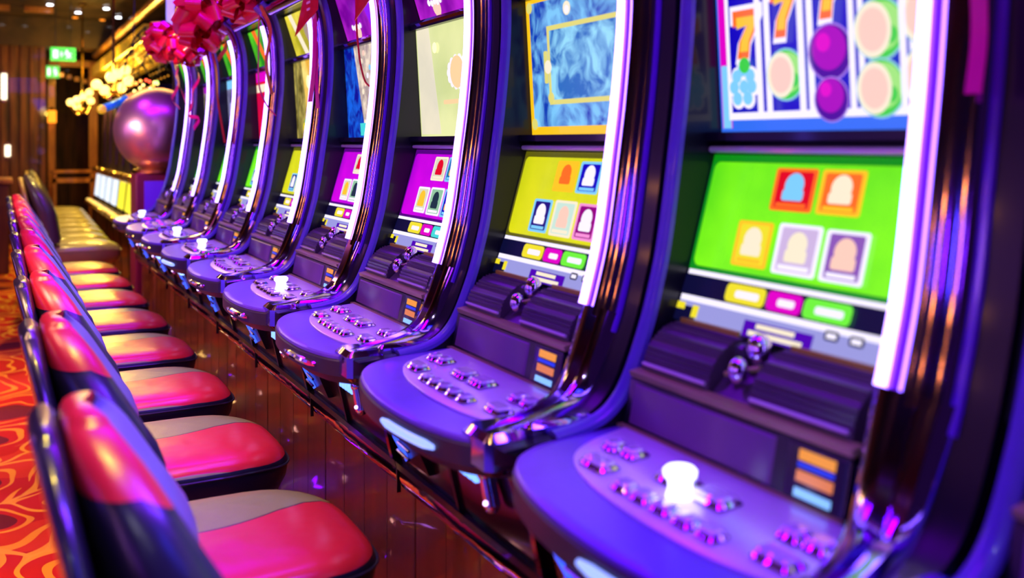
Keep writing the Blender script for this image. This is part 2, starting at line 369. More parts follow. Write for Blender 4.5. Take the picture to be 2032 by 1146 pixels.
    for t0, t1, m_ in ((.72, .90, emi('amber_label', (1, .50, .02), .9)), (.60, .68, emi('blue_label', (.02, .12, 1), .9)), (.36, .54, emi('orange_label', (1, .42, .12), .75)), (.10, .24, emi('white_blue_label', (.35, .6, 1), 1.3))):
        b.loft([q(.034, .088, t0, t1, .002), q(.034, .088, t0, t1, .0032)], m_)
    B(b, 'instruction_label')
    # button deck
    dk = smooth_path([(.80, -.135, 0), (.70, -.138, 0), (.635, -.132, 0), (.600, -.095, 0), (.575, -.04, 0), (.558, .05, 0), (.553, .15, 0), (.558, .24, 0), (.572, .32, 0), (.597, .385, 0), (.635, .425, 0), (.70, .44, 0), (.80, .435, 0)], 4)
    dk = [(p.x, p.y) for p in dk]
    def zt(x): return .856 + (x - .56) * .055
    def deck_ring(ins, dz): 
        out = []
        for x, y in dk:
            d = Vector((.70 - x, .15 - y)); d = d / max(d.length, 1e-4) * ins
            out.append((x + d.x, y + d.y, zt(x) + dz))
        return out
    b = MB(); b.loft([deck_ring(.0, -.008), deck_ring(.0015, -.003), deck_ring(.006, 0), deck_ring(.02, .0005)], M_deck); B(b, 'armrest_deck')
    b = MB(); b.loft([deck_ring(.022, -.060), deck_ring(.010, -.050), deck_ring(-.002, -.042), deck_ring(-.003, -.012), deck_ring(.002, -.008)], M_rim); B(b, 'deck_bumper')
    b = MB(); b.box((.594, -.142, .812), (.70, -.05, .872), M_chrome, bev=.010); b.box((.66, -.143, .84), (.80, -.118, .880), M_chrome, bev=.006); B(b, 'chrome_corner')
    pl = smooth_path([(.79, .412, 0), (.72, .392, 0), (.668, .352, 0), (.638, .27, 0), (.625, .16, 0), (.628, .05, 0), (.642, -.03, 0), (.668, -.082, 0), (.705, -.098, 0), (.745, -.07, 0), (.79, -.01, 0)], 4)
    b = MB(); pr = [(p.x, p.y) for p in pl]
    rr = lambda ins, dz: [(x + (.72 - x) * ins, y + (.16 - y) * ins, zt(x) + dz) for x, y in pr]
    b.loft([rr(0, -.002), rr(0, .003), rr(.02, .0045)], M_plate); B(b, 'button_plate')
    def button(x, o, sx, sy, h=.013):
        b = MB(); z = zt(x) + .003
        b.box((x - sx / 2, o - sy / 2, z), (x + sx / 2, o + sy / 2, z + h * .6), M_chrome2, bev=.0035)
        b.box((x - sx / 2 + .004, o - sy / 2 + .004, z + h * .5), (x + sx / 2 - .004, o + sy / 2 - .004, z + h), M_cap, bev=.003)
        B(b, 'push_button')
    for x, o in ((.658, .218), (.658, .180), (.658, .142), (.657, .102), (.658, .062)): button(x, o, .030, .033)
    for x, o in ((.674, .300), (.675, -.018)): button(x, o, .034, .054)
    for x, o in ((.728, .342), (.732, .306), (.728, .012), (.730, -.022)): button(x, o, .034, .033)
    for x, o in ((.722, .200), (.722, .132)): button(x, o, .040, .056)
    # front handle slot
    arc = [p for p in dk if -.03 < p[1] < .17 and p[0] < .6]
    b = MB(); b.tube([(x - .004, y, .829) for x, y in arc], [.004] + [.0072] * (len(arc) - 2) + [.004], M_chrome2, 8); B(b, 'bumper_slot')
    # belly with keypad lamp, key switch and coin chute
    b = MB(); b.prism([(.665, .802), (.705, .628), (.76, .62), (.76, .84), (.67, .815)], -.128, .440, M_belly)
    b.prism([(.658, .800), (.698, .628), (.71, .628), (.672, .800)], .160, .172, M_black)
    b.prism([(.656, .800), (.696, .628), (.71, .628), (.672, .800)], -.128, -.112, M_chrome); B(b, 'belly_panel')
    bx = lambda z: .665 + (.802 - z) * .23
    b = MB(); b.prism([(bx(.780) - .008, .780), (bx(.738) - .008, .738), (bx(.738) + .01, .738), (bx(.780) + .01, .780)], .018, .125, M_black)
    for r_ in range(2):
        for c_ in range(5):
            z = .770 - .017 * r_; b.box((bx(z) - .018, .027 + .018 * c_, z - .007), (bx(z) - .004, .040 + .018 * c_, z + .006), emi('keypad', (.25, .45, 1), 2.6))
    B(b, 'keypad')
    b = MB(); b.tube([(bx(.785) - .010, -.010, .772), (bx(.745) - .014, -.018, .728)], [.013, .013], M_chrome2, 12); b.ball((bx(.786) - .012, -.010, .774), .0135, M_chrome2, 8); b.ball((bx(.744) - .014, -.018, .726), .0135, M_chrome2, 8)
    b.ball((bx(.745) - .027, -.022, .732), .004, emi('key_glint', (.8, .5, 1), 4), 6); B(b, 'key_switch')  # small emissive ball stands for a glint on the capsule
    b = MB(); b.prism([(bx(.772) - .030, .772), (bx(.68) - .012, .68), (bx(.68) + .01, .68), (bx(.772) + .01, .772)], .265, .395, M_black)
    for c_ in range(5): b.box((bx(.77) - .034, .275 + .023 * c_, .750), (bx(.77) - .022, .292 + .023 * c_, .768), emi('chute_lamp', (.25, .42, 1), 3.0))
    b.tube([(bx(.765) - .033, .391, .765), (bx(.685) - .018, .350, .685)], .004, emi('chute_edge', (.1, .2, 1), 2.2), 6)
    for k in range(3): b.tube([(bx(.745) - .028, .285, .738 - .015 * k), (bx(.745) - .024, .35, .738 - .015 * k)], .003, M_chrome2, 6)
    B(b, 'coin_chute')
    # ledge and base
    b = MB(); b.prism([(.690, .650), (.694, .634), (.76, .634), (.76, .650)], -.139, .457, M_black); b.prism([(.702, .634), (.698, .617), (.702, .600), (.76, .600), (.76, .634)], -.134, .452, M_wavy)
    b.box((.696, -.139, .585), (.704, -.133, .65), M_black); B(b, 'chrome_ledge')
    b = MB(); b.box((.735, -.139, .0), (1.45, .457, .615), M_kick)
    for g in (-.135, .02, .165, .31): b.box((.7345, g, .02), (.75, g + (.012 if g in (-.135, .165) else .003), .60), M_black)
    b.box((.725, -.139, 0), (.75, .457, .06), M_black); B(b, 'base_cabinet')
    return root

# ------------------------------------------------------------------ screens drawn as flat shapes
class Canvas:
    def __init__(s, A, Bt, mb): s.A = A; s.B = Bt; s.mb = mb; s.lay = 0
    def P(s, a, t, d): return (s.A[0] + (s.B[0] - s.A[0]) * t - d, .425 - .395 * a, s.A[1] + (s.B[1] - s.A[1]) * t)
    def poly(s, pts, m, lay=None):
        s.lay += 1; d = .0008 + .00022 * s.lay
        s.mb.add([s.P(a, t, d) for a, t in pts], [tuple(range(len(pts)))], m)
    def rect(s, a0, t0, a1, t1, m, r=0):
        if r:
            asp = s.asp; out = []
            for cx_, cy_, st in ((a1 - r, t1 - r * asp, 0), (a0 + r, t1 - r * asp, 90), (a0 + r, t0 + r * asp, 180), (a1 - r, t0 + r * asp, 270)):
                for k in range(5): q = radians(st + 22.5 * k); out.append((cx_ + r * cos(q), cy_ + r * asp * sin(q)))
            s.poly(out, m)
        else: s.poly([(a0, t0), (a1, t0), (a1, t1), (a0, t1)], m)
    @property
    def asp(s): return .395 / math.hypot(s.B[0] - s.A[0], s.B[1] - s.A[1])
    def disc(s, a, t, r, m, sy=1, k0=0, k1=24):
        s.poly([(a + r * cos(2 * pi * k / 24), t + r * s.asp * sy * sin(2 * pi * k / 24)) for k in range(k0, k1 + (0 if k1 == 24 and k0 == 0 else 1))], m)
def grad_mat(name, c0, c1, s=1.0, scale=3.0, kind='noise', detail=3, dist=0):
    if name in MATS: return MATS[name]
    c0 = tuple(c ** 1.35 for c in c0); c1 = tuple(c ** 1.35 for c in c1)
    m, nt, b = nodes_of(name, .2); MATS[name] = m; L = nt.links.new
    b.inputs['Base Color'].default_value = (.02, .02, .02, 1)
    tc = N(nt, 'ShaderNodeTexCoord'); n = N(nt, 'ShaderNodeTexNoise'); n.inputs['Scale'].default_value = scale; n.inputs['Detail'].default_value = detail; n.inputs['Distortion'].default_value = dist
    L(tc.outputs['Object'], n.inputs['Vector']); r = N(nt, 'ShaderNodeValToRGB'); r.color_ramp.elements[0].position = .38; r.color_ramp.elements[1].position = .64
    r.color_ramp.elements[0].color = (*c0, 1); r.color_ramp.elements[1].color = (*c1, 1); L(n.outputs['Fac'], r.inputs[0]); L(r.outputs[0], b.inputs['Emission Color']); b.inputs['Emission Strength'].default_value = s
    return m
LOW = ((.927, 1.096), (.972, 1.251)); UP = ((.988, 1.302), (.972, 1.575)); ROW = ((.896, 1.017), (.923, 1.087)); TOP = ((.985, 1.602), (.938, 1.748))
cream = emi('cream', (1, .92, .75), 1.0); white = emi('screen_white', (.92, .88, 1), 1.15); navy = emi('navy', (.004, .02, .09), 1); lav = emi('lavender_bar', (.50, .50, .85), .95)
yel = emi('yellow_key', (.95, .85, .05), 1); mag = emi('magenta_key', (.85, .0, .70), 1); grn = emi('green_key', (.30, .95, .10), 1); cyn = emi('cyan_key', (.15, .8, .8), 1)
pur = emi('purple_box', (.18, .0, .60), 1); org = emi('orange', (1, .28, .01), 1.1); red = emi('red', (.85, .01, .01), 1); gold = emi('gold_ink', (1, .68, .02), 1.05)
skin = emi('melon_flesh', (1, .72, .62), 1.05); leaf = emi('leaf_green', (.12, .75, .08), 1); ltb = emi('light_blue', (.35, .72, 1), 1.05); plum = emi('plum', (.55, .0, .62), 1); plumd = emi('plum_dark', (.16, .0, .45), 1); blue = emi('royal_blue', (.01, .01, .62), 1.1)
ink = emi('ink', (.04, .10, .12), 1)
CARDPOS = [(.34, .58, .54, .96), (.56, .58, .75, .96), (.21, .06, .39, .47), (.42, .05, .62, .48), (.64, .05, .82, .47)]
def lower_screen(root, bg, dark, cards):
    mb = MB(); c = Canvas(*LOW, mb)
    c.rect(-.02, -.04, 1.02, 1.07, dark); c.rect(.0, .0, 1.0, 1.0, bg, .03)
    for (a0, t0, a1, t1), (edge, inner, fig) in zip(CARDPOS, cards):
        c.rect(a0, t0, a1, t1, edge, .012); c.rect(a0 + .018, t0 + .03, a1 - .018, t1 - .03, inner, .008)
        m_ = (a0 + a1) / 2; h = t1 - t0
        c.disc(m_, t0 + h * .60, .045, fig); c.rect(m_ - .05, t0 + h * .25, m_ + .05, t0 + h * .50, fig, .01)
        c.rect(a0 + .03, t0 + h * .10, a1 - .03, t0 + h * .19, edge)
    return mb.build('card_screen', root, shift=SH, flat=True)
def key_row(root, third):
    mb = MB(); c = Canvas(*ROW, mb)
    c.rect(-.03, -.02, 1.02, 1.02, navy); c.rect(-.01, .94, 1.01, 1.04, white)
    c.rect(-.01, .0, 1.0, .52, lav); c.rect(-.01, .40, 1.0, .52, white)
    c.rect(-.03, .0, .10, .30, navy); c.rect(-.02, .22, .03, .36, yel); c.rect(.075, .10, .11, .34, yel)
    c.rect(.36, .0, .68, .30, pur); c.rect(.42, .18, .60, .27, cream); c.rect(.39, .04, .64, .13, cream)
    c.rect(.72, .27, .78, .44, navy, .01); c.rect(.82, .27, .88, .44, navy, .01); c.rect(.73, .31, .77, .40, white); c.rect(.83, .31, .87, .40, white)
    for a0, a1, m_ in ((.23, .43, yel), (.44, .60, mag), (.61, .81, third)):
        c.rect(a0, .56, a1, .92, m_, .02); c.rect(a0 + .05, .66, a1 - .03, .80, white, .01)
    return mb.build('touch_key_row', root, shift=SH, flat=True)
def seven(c, a, t, w_=.115, h=.27):
    pts = [(0, 1), (1, 1), (1, .78), (.62, .30), (.55, 0), (.12, 0), (.22, .35), (.58, .74), (.22, .70), (.0, .66)]
    T = lambda g: [(a + (x - .5) * w_ * g, t + (y - .5) * h * g) for x, y in pts]
    c.poly(T(1.18), white); c.poly(T(.98), org); c.poly([(a + (x - .5) * w_ * .7, t + (y - .5) * h * .7) for x, y in pts], gold)
def melon(c, a, t, r=.085):
    c.disc(a, t, r * 1.08, emi('pale_ring', (.45, .75, .85), 1)); c.disc(a, t, r, leaf); c.disc(a + r * .12, t + .01, r * .82, emi('pale_green', (.50, .88, .30), 1)); c.disc(a + r * .45, t - .03, r * .3, leaf); c.disc(a - r * .25, t, r * .76, cream, 1.22); c.disc(a - r * .25, t, r * .60, skin, 1.22)
def plumf(c, a, t, r=.08):
    c.disc(a, t, r * 1.08, emi('lilac', (.55, .35, .9), 1)); c.disc(a, t, r, plumd); c.disc(a - r * .05, t + .02, r * .82, plum); c.disc(a - r * .3, t + .05, r * .35, mag)
def grapes(c, a, t):
    for dx, dy in ((0, 0), (-.032, .05), (.032, .05), (-.05, .0), (.018, -.06), (-.03, -.06), (.045, .0), (0, .09)): c.disc(a + dx * 1.15, t + dy * 1.15, .036, white)
    for dx, dy in ((0, 0), (-.032, .05), (.032, .05), (-.045, .0), (.018, -.055), (-.03, -.055), (.04, .0), (0, .08)): c.disc(a + dx * 1.15, t + dy * 1.15, .026, ltb)
    c.disc(a + .012, t + .115, .030, leaf)
def upper_screen(root, kind):
    mb = MB(); c = Canvas(*UP, mb)
    F = lambda m_: c.rect(-.015, -.02, 1.02, 1.02, m_)
    if kind == 'reels':
        F(emi('sky_blue_border', (.10, .30, .95), 1.0)); c.rect(-.005, .0, .05, 1.0, mag); c.rect(.0, .0, .045, .35, ltb)
        c.rect(.035, .045, 1.0, 1.0, white)
        cols = [(.055, .245), (.275, .455), (.485, .68), (.705, .88), (.905, 1.0)]
        for a0, a1 in cols: c.rect(a0, .085, a1, 1.0, blue)
        seven(c, .155, .51, .15, .27); grapes(c, .135, .225); melon(c, .15, .85, .07)
        seven(c, .365, .60, .13, .28); melon(c, .365, .27, .088); c.disc(.365, .92, .06, white)
        seven(c, .585, .66, .13, .28); plumf(c, .58, .36, .092); plumf(c, .58, .13, .072); 
        melon(c, .79, .44, .096); melon(c, .79, .17, .090); c.rect(.74, .63, .86, .70, red); seven(c, .79, .80, .1, .2)
        melon(c, .975, .48, .09); melon(c, .975, .21, .09)
        for a0, a1 in ((.245, .275), (.455, .485), (.68, .705), (.88, .905)): c.rect(a0, .06, a1, 1.0, white)
    elif kind == 'marble':
        mm = grad_mat('blue_marble_display', (.005, .10, .55), (.30, .66, .95), 1.05, 14, detail=6, dist=1.5); m2 = grad_mat('teal_marble_display', (.02, .24, .60), (.40, .78, .95), 1.05, 20, detail=6, dist=1)
        F(gold); c.rect(.02, .04, .98, .97, mm)
        gi = emi('gold_frame_ink', (.85, .80, .30), 1); c.rect(.19, .20, .90, .78, gi); c.rect(.215, .235, .875, .745, m2)
        c.rect(.15, .36, .19, .60, gi, .01); c.disc(.19, .48, .035, cream); c.rect(.90, .40, .94, .60, gi, .01); c.disc(.21, .25, .03, gi); c.disc(.40, .88, .035, cream); c.disc(.40, .87, .02, white)
        for a in (.03, .97):
            for t in (.06, .94): c.disc(a, t, .03, gi)
    elif kind == 'cream':
        F(grad_mat('pale_yellow_display', (.90, .92, .52), (.74, .80, .42), 1.0, 4)); c.poly([(.0, 0), (.0, 1), (.20, 1), (.32, 0)], grad_mat('pale_pink_display', (.85, .80, .66), (.95, .88, .70), 1, 6))
        for k in range(14): q = 2 * pi * k / 14; c.disc(.62 + .13 * cos(q), .55 + .12 * sin(q), .028, white)
        c.disc(.62, .55, .10, emi('peach', (1, .78, .50), 1)); c.disc(.30, .80, .035, emi('warm_flare', (1, .95, .55), 1.6)); c.rect(.40, .27, .62, .31, emi('peach', (1, .78, .50), 1), .01)
    elif kind == 'seaside':
        F(grad_mat('dark_blue_foliage_display', (.0, .02, .42), (.02, .22, .85), 1, 22, detail=6, dist=1)); c.poly([(.22, 1), (1, 1), (1, 0), (.40, 0)], grad_mat('beige_crowd_display', (.55, .45, .42), (.98, .86, .70), 1, 26, detail=5))
        for k in range(10): c.disc(.40 + .06 * (k % 4), .15 + .085 * k, .022, [cream, skin, white, ltb][k % 4])
        c.rect(.30, .0, 1, .14, cyn)
    elif kind == 'olive':
        F(grad_mat('olive_display', (.20, .17, .02), (.62, .52, .16), 1, 16, detail=5)); c.poly([(.25, 1), (1, 1), (1, .2), (.40, 0)], grad_mat('amber_display', (.9, .55, .05), (1, .85, .3), 1, 12)); c.disc(.45, .72, .06, emi('warm_flare', (1, .95, .55), 1.6))
        c.rect(.05, .0, .09, 1, emi('olive_post', (.35, .32, .12), 1)); c.disc(.26, .12, .05, yel); c.disc(.30, .2, .03, leaf)
    elif kind == 'red':
        F(grad_mat('crimson_display', (.75, .0, .12), (.9, .02, .05), 1, 6)); c.rect(.0, .86, 1, 1.0, mag); c.rect(.0, .70, .9, .82, cream); c.rect(.30, .30, .7, .62, lav, .02); c.rect(.32, .0, .7, .24, cream, .02)
    elif kind == 'lilac':
        F(grad_mat('grey_lilac_display', (.10, .08, .22), (.35, .34, .5), 1, 10)); c.rect(.0, .86, 1, 1, ltb); c.rect(.1, .3, .7, .62, lav, .02)
    else:
        F(grad_mat('dusty_brown_display', (.16, .12, .10), (.42, .36, .30), 1, 10)); c.rect(.0, .88, 1, 1, plum)
    return mb.build('game_screen', root, shift=SH, flat=True)
def top_glass(root, kind):
    mb = MB(); c = Canvas(*TOP, mb); F = lambda m_: c.rect(-.01, .0, 1.01, 1.0, m_)
    if kind == 'purple':
        F(grad_mat('violet_topper_display', (.30, .0, .45), (.62, .05, .75), 1, 8)); c.disc(.30, .15, .06, skin)
        for k in range(5): c.disc(.20 + .045 * k, .25 - .02 * (k % 2), .022, white)
        c.poly([(.5, 1), (1, 1), (1, .5), (.6, .2)], emi('violet_ray', (.45, .05, .95), 1))
    elif kind == 'yellow':
        F(grad_mat('yellow_topper_display', (.55, .50, .03), (.95, .82, .12), 1, 9)); c.poly([(.10, 1), (.22, 1), (.42, 0), (.30, 0)], cream); c.disc(.62, .55, .16, emi('mauve_disc', (.55, .45, .40), 1)); c.disc(.55, .12, .05, white); c.disc(.65, .2, .04, skin)
    else:
        F(grad_mat('green_topper_display', (.04, .38, .02), (.20, .75, .05), 1, 9)); c.poly([(.15, 1), (.3, 1), (.48, 0), (.35, 0)], org)
    return mb.build('top_glass', root, shift=SH, flat=True)

G1, G1d = grad_mat('lime_display', (.20, .80, .0), (.34, .98, .0), 1.05, 5), emi('deep_green', (.01, .42, .02), 1)
Y1_, Y1d = grad_mat('acid_yellow_display', (.72, .74, .0), (.86, .84, .0), 1.0, 5), emi('dark_olive', (.24, .23, .0), 1)
P1, P1d = grad_mat('magenta_display', (.55, .0, .75), (.80, .0, .88), 1.0, 5), emi('dark_violet', (.20, .0, .36), 1)
cardsA = [(org, red, ltb), (gold, org, cream), (gold, yel, cream), (white, emi('pale_lilac', (.75, .62, .85), 1), cream), (white, emi('mid_lilac', (.42, .22, .62), 1), skin)]
cardsB = [(gold, gold, org), (ltb, blue, white), (ltb, emi('navy_card', (.05, .03, .35), 1), white), (cream, emi('pale_mint', (.72, .88, .80), 1), skin), (emi('pink', (1, .45, .8), 1), emi('wine', (.45, .0, .35), 1), white)]
cardsC = [(cream, emi('ivory', (.82, .80, .66), 1), red), (ltb, emi('teal_card', (.0, .30, .55), 1), gold), (white, emi('ivory', (.82, .80, .66), 1), gold), (white, emi('sage', (.45, .70, .50), 1), ink), (ltb, blue, gold)]
SPEC = [  # lower bg, dark, cards, upper, top, third key, lit button, lit slot, label
    (G1, G1d, cardsA, 'reels', 'purple', grn, True, True, 'slot machine with fruit and sevens reels above a lime green card screen, nearest to camera'),
    (Y1_, Y1d, cardsB, 'marble', 'purple', grn, False, True, 'slot machine with blue marble screen in gold frame above a bright yellow card screen'),
    (P1, P1d, cardsC, 'cream', 'purple', cyn, False, False, 'slot machine with pale yellow flower screen above a magenta card screen'),
    (P1, P1d, cardsC, 'seaside', 'purple', cyn, True, False, 'slot machine with dark blue and beige picture screen above a magenta card screen'),
    (Y1_, Y1d, cardsB, 'olive', 'yellow', grn, False, False, 'slot machine with olive and amber picture screen above a yellow card screen'),
    (G1, G1d, cardsB, 'red', 'green', grn, True, True, 'slot machine with crimson screen below a green and orange top glass'),
    (G1, G1d, cardsB, 'lilac', 'green', grn, True, False, 'slot machine under the largest red bow, third from the far end of the row'),
    (G1, G1d, cardsB, 'brown', 'green', grn, False, False, 'slot machine with straight red ribbon tail beside its strip, second from the far end'),
    (G1, G1d, cardsB, 'brown', 'green', grn, True, False, 'slot machine at the far end of the row, next to the metallic ball'),
]
proto = build_machine(); machines = []
BR = dict(slot=emi('bumper_lamp', (.38, .48, 1), 1.9))  # emissive blue-white material for the slot bar on chosen machines
def add_screens(root, sp):
    lower_screen(root, sp[0], sp[1], sp[2]); key_row(root, sp[5]); upper_screen(root, sp[3]); top_glass(root, sp[4])
    if sp[6]:
        b = MB(); b.lathe([(.017, 0), (.014, .010), (.014, .018), (.019, .024), (.020, .030), (.016, .034), (.001, .035)], (.700, .168, .868), emi('white_lamp', (.5, .5, 1), 4), 20)
        b.build('lit_play_button', root, shift=SH)
    if sp[7]:
        for ch in children(root):
            if ch.name.startswith('bumper_slot'): ch.data = ch.data.copy(); ch.data.materials.clear(); ch.data.materials.append(BR['slot']); ch['label'] = 'glowing blue white slot'
for i in range(-1, 9):
    r = copy_tree(proto) if i >= 0 else None
    if i < 0: continue
    r.location = (1.0, .725 + .6 * i + .145, 0); tag(r, SPEC[i][8], 'slot machine', 'slot machines in the long row'); add_screens(r, SPEC[i]); machines.append(r)
proto.location = (1.0, .125 + .145, 0); tag(proto, 'slot machine seen only as a violet edge at the right border of the photo', 'slot machine', 'slot machines in the long row'); add_screens(proto, SPEC[2])

# lamp columns standing on the far machines
def lamp_column(y, x, lab):
    r = empty('lamp_column', (x, y, 1.83))
    b = MB(); b.lathe([(.07, 0), (.07, .03), (.055, .04)], (0, 0, 0), M_chrome2, 16); b.build('base', r)
    b = MB(); b.lathe([(.052, .04), (.056, .2), (.052, .5)], (0, 0, 0), mat('frosted_lamp_glass', (.5, .5, .7), .2, emit=(.5, .55, .95), es=.55, noise=.3), 16); b.build('glass_tube', r)
    b = MB()
    for k in range(3): a = 2 * pi * k / 3 + .4; b.tube([(.06 * cos(a), .06 * sin(a), .03), (.06 * cos(a), .06 * sin(a), .5)], .006, M_chrome2, 6)
    b.build('guard_rods', r)
    b = MB(); b.lathe([(.075, .5), (.075, .53), (.03, .56)], (0, 0, 0), emi('column_cap', (.1, .4, 1), 1), 16); b.build('cap', r)
    tag(r, lab, 'lamp column', 'lamp columns on the far machines')
lamp_column(5.88, .91, 'bluish glass lamp column on the farthest slot machine')
lamp_column(5.26, .91, 'bluish glass lamp column behind the largest red bow, second machine from the far end')

# ------------------------------------------------------------------ chairs
def leather_material(seat):
    m, nt, b = nodes_of('seat_leather' if seat else 'backrest_leather', .30); L = nt.links.new
    tc = N(nt, 'ShaderNodeTexCoord'); sp = N(nt, 'ShaderNodeSeparateXYZ'); L(tc.outputs['Object'], sp.inputs[0])
    x, y, z = sp.outputs['X'], sp.outputs['Y'], sp.outputs['Z']
    olive, redc, blk = (.30, .33, .09), (.74, .022, .035), (.012, .010, .022)
    if seat:   # boundary y = f(x), s-shaped
        f = math_(nt, 'ADD', math_(nt, 'MULTIPLY', math_(nt, 'SINE', math_(nt, 'MULTIPLY_ADD', x, 9.5, -1.2)), .055), .055)
        t = math_(nt, 'SUBTRACT', y, f)
        sw = math_(nt, 'GREATER_THAN', t, 0); ln = math_(nt, 'LESS_THAN', math_(nt, 'ABSOLUTE', t), .0022)
        c = mixc(nt, sw, redc, olive)
        c = mixc(nt, math_(nt, 'LESS_THAN', y, math_(nt, 'MULTIPLY_ADD', math_(nt, 'MAXIMUM', x, 0), -.02, -.217)), c, olive)
        c = mixc(nt, math_(nt, 'LESS_THAN', math_(nt, 'ADD', z, math_(nt, 'MULTIPLY', math_(nt, 'MAXIMUM', math_(nt, 'SUBTRACT', x, .12), 0), .10)), .562), c, blk)
        c = mixc(nt, ln, c, blk)
    else:
        fy = math_(nt, 'SUBTRACT', math_(nt, 'MULTIPLY_ADD', math_(nt, 'POWER', math_(nt, 'MAXIMUM', math_(nt, 'SUBTRACT', 1.0, z), 0), 1.5), -.8, .050), y)
        side = math_(nt, 'SUBTRACT', z, math_(nt, 'MULTIPLY_ADD', math_(nt, 'MAXIMUM', math_(nt, 'ADD', x, .24), 0), -.50, .930))
        fm = math_(nt, 'MINIMUM', fy, side)
        c = mixc(nt, math_(nt, 'GREATER_THAN', fm, 0), mixc(nt, math_(nt, 'GREATER_THAN', math_(nt, 'SUBTRACT', side, -.30), 0), (.02, .02, .03), mixc(nt, math_(nt, 'GREATER_THAN', fy, .07), (.30, .31, .55), (.022, .022, .04))), redc)
        c = mixc(nt, math_(nt, 'LESS_THAN', math_(nt, 'ABSOLUTE', fm), .0022), c, blk)
    L(c, b.inputs['Base Color']); b.inputs['Coat Weight'].default_value = .25; b.inputs['Coat Roughness'].default_value = .25
    n = N(nt, 'ShaderNodeTexNoise'); n.inputs['Scale'].default_value = 300; L(tc.outputs['Object'], n.inputs['Vector'])
    n2 = N(nt, 'ShaderNodeTexNoise'); n2.inputs['Scale'].default_value = 9; L(tc.outputs['Object'], n2.inputs['Vector'])
    h = math_(nt, 'ADD', math_(nt, 'MULTIPLY', n.outputs['Fac'], .04), n2.outputs['Fac'])
    bp = N(nt, 'ShaderNodeBump'); bp.inputs['Strength'].default_value = .5; bp.inputs['Distance'].default_value = .012; L(h, bp.inputs['Height']); L(bp.outputs[0], b.inputs['Normal'])
    return m
M_seat = leather_material(True); M_backl = leather_material(False)
M_shell = mat('black_leather_shell', (.02, .018, .03), .28, coat=.4, noise=.2)
def sup(cx_, cy_, hx, hy, z, n=44, e=3.2, tilt=None):
    out = []
    for k in range(n):
        a = 2 * pi * k / n; ca, sa = cos(a), sin(a)
        out.append((cx_ + hx * math.copysign(abs(ca) ** (2 / e), ca), cy_ + hy * math.copysign(abs(sa) ** (2 / e), sa), z))
    return out
def build_chair():
    r = empty('gaming_chair', (.35, 0, 0))
    # seat, local x from -.23 (back) to .245 (front)
    b = MB(); rings = []
    for z, hx, hy, e in ((.466, .20, .19, 3), (.472, .222, .208, 3.2), (.505, .236, .222, 3.4), (.535, .240, .225, 3.6), (.552, .239, .2245, 3.6), (.566, .234, .219, 3.4), (.577, .222, .207, 3.2), (.584, .20, .185, 3), (.589, .16, .145, 2.6), (.592, .10, .09, 2.3), (.593, .03, .03, 2)):
        ring = sup(.005, 0, hx, hy, z, e=e)
        rings.append([(x - .0, y * (1 - .10 * max(0, (x - .05) / .2) ** 2), zz - (.018 * max(0, (x - .10) / .14) ** 2 if zz > .54 else 0)) for x, y, zz in ring])
    b.loft(rings, M_seat); b.build('seat', r, sharp=80)
    b = MB(); pip = [(x * 1.004, y * 1.004 * (1 - .10 * max(0, (x - .05) / .2) ** 2), z - .018 * max(0, (x - .10) / .14) ** 2) for x, y, z in sup(.005, 0, .240, .2255, .553, e=3.6)]
    b.tube(pip + pip[:1], .0028, M_shell, 6, False); b.build('piping', r)
    # backrest pad: local coordinates (world x - .35)
    b = MB(); rings = []; sh = []
    def bx(z): return -.35 + .025 + (1.0 - z) * .22
    def fx(z): return -.35 + (.118 + max(0, .985 - z) * .68 - max(0, .80 - z) * .55)
    for k in range(17):
        t = k / 16; z = .60 + .385 * math.sin(t * pi / 2); w_ = .222
        if z > .78: w_ *= math.sqrt(max(.02, 1 - ((z - .78) / .215) ** 2))
        xb, xf = bx(z) + .012, fx(z)
        if z > .93: s_ = ((z - .93) / .06) ** 2 * .016; xb += s_ * .4; xf -= s_
        ring = []
        for q in sup((xb + xf) / 2, 0, (xf - xb) / 2, w_, z, e=2.6):
            u = (q[0] - xb) / (xf - xb); ring.append((q[0] - u * .045 * (1 - min(1, abs(q[1]) / w_ * 1.1) ** 2), q[1], q[2]))
        rings.append(ring)
    last = rings[-1]; cxx = sum(p[0] for p in last) / len(last)
    for g, dz in ((.86, .006), (.62, .010), (.3, .012), (.05, .0125)):
        rings.append([(cxx + (p[0] - cxx) * g, p[1] * (g ** .5 if g > .5 else g), p[2] + dz) for p in last])
    b.loft(rings, M_backl); b.build('backrest', r, sharp=80)
    b = MB(); rings = []
    for k in range(15):
        t = k / 14; z = .62 + .355 * math.sin(t * pi / 2); w_ = .224
        if z > .78: w_ *= math.sqrt(max(.02, 1 - ((z - .78) / .206) ** 2))
        rings.append(sup(bx(z) - .001, 0, .016, w_, z, e=3.4, n=28))
    l = rings[-1]; cxx = sum(p[0] for p in l) / len(l); rings.append([(cxx + (p[0] - cxx) * .5, p[1] * .93, p[2] + .008) for p in l])
    b.loft(rings, M_shell); b.build('back_shell', r, sharp=80)
    b = MB(); b.prism([(-.24, .47), (-.20, .485), (-.20, .62), (-.255, .72), (-.275, .72), (-.245, .60)], -.04, .04, M_shell); b.build('back_bracket', r)
    b = MB(); b.lathe([(.10, .462), (.10, .478), (.03, .462), (.028, .06)][::-1], (0, 0, 0), M_chrome2, 20); b.lathe([(.20, 0), (.20, .012), (.06, .04), (.03, .07)], (0, 0, 0), M_chrome2, 28); b.build('pedestal', r)
    return r
ch0 = build_chair()
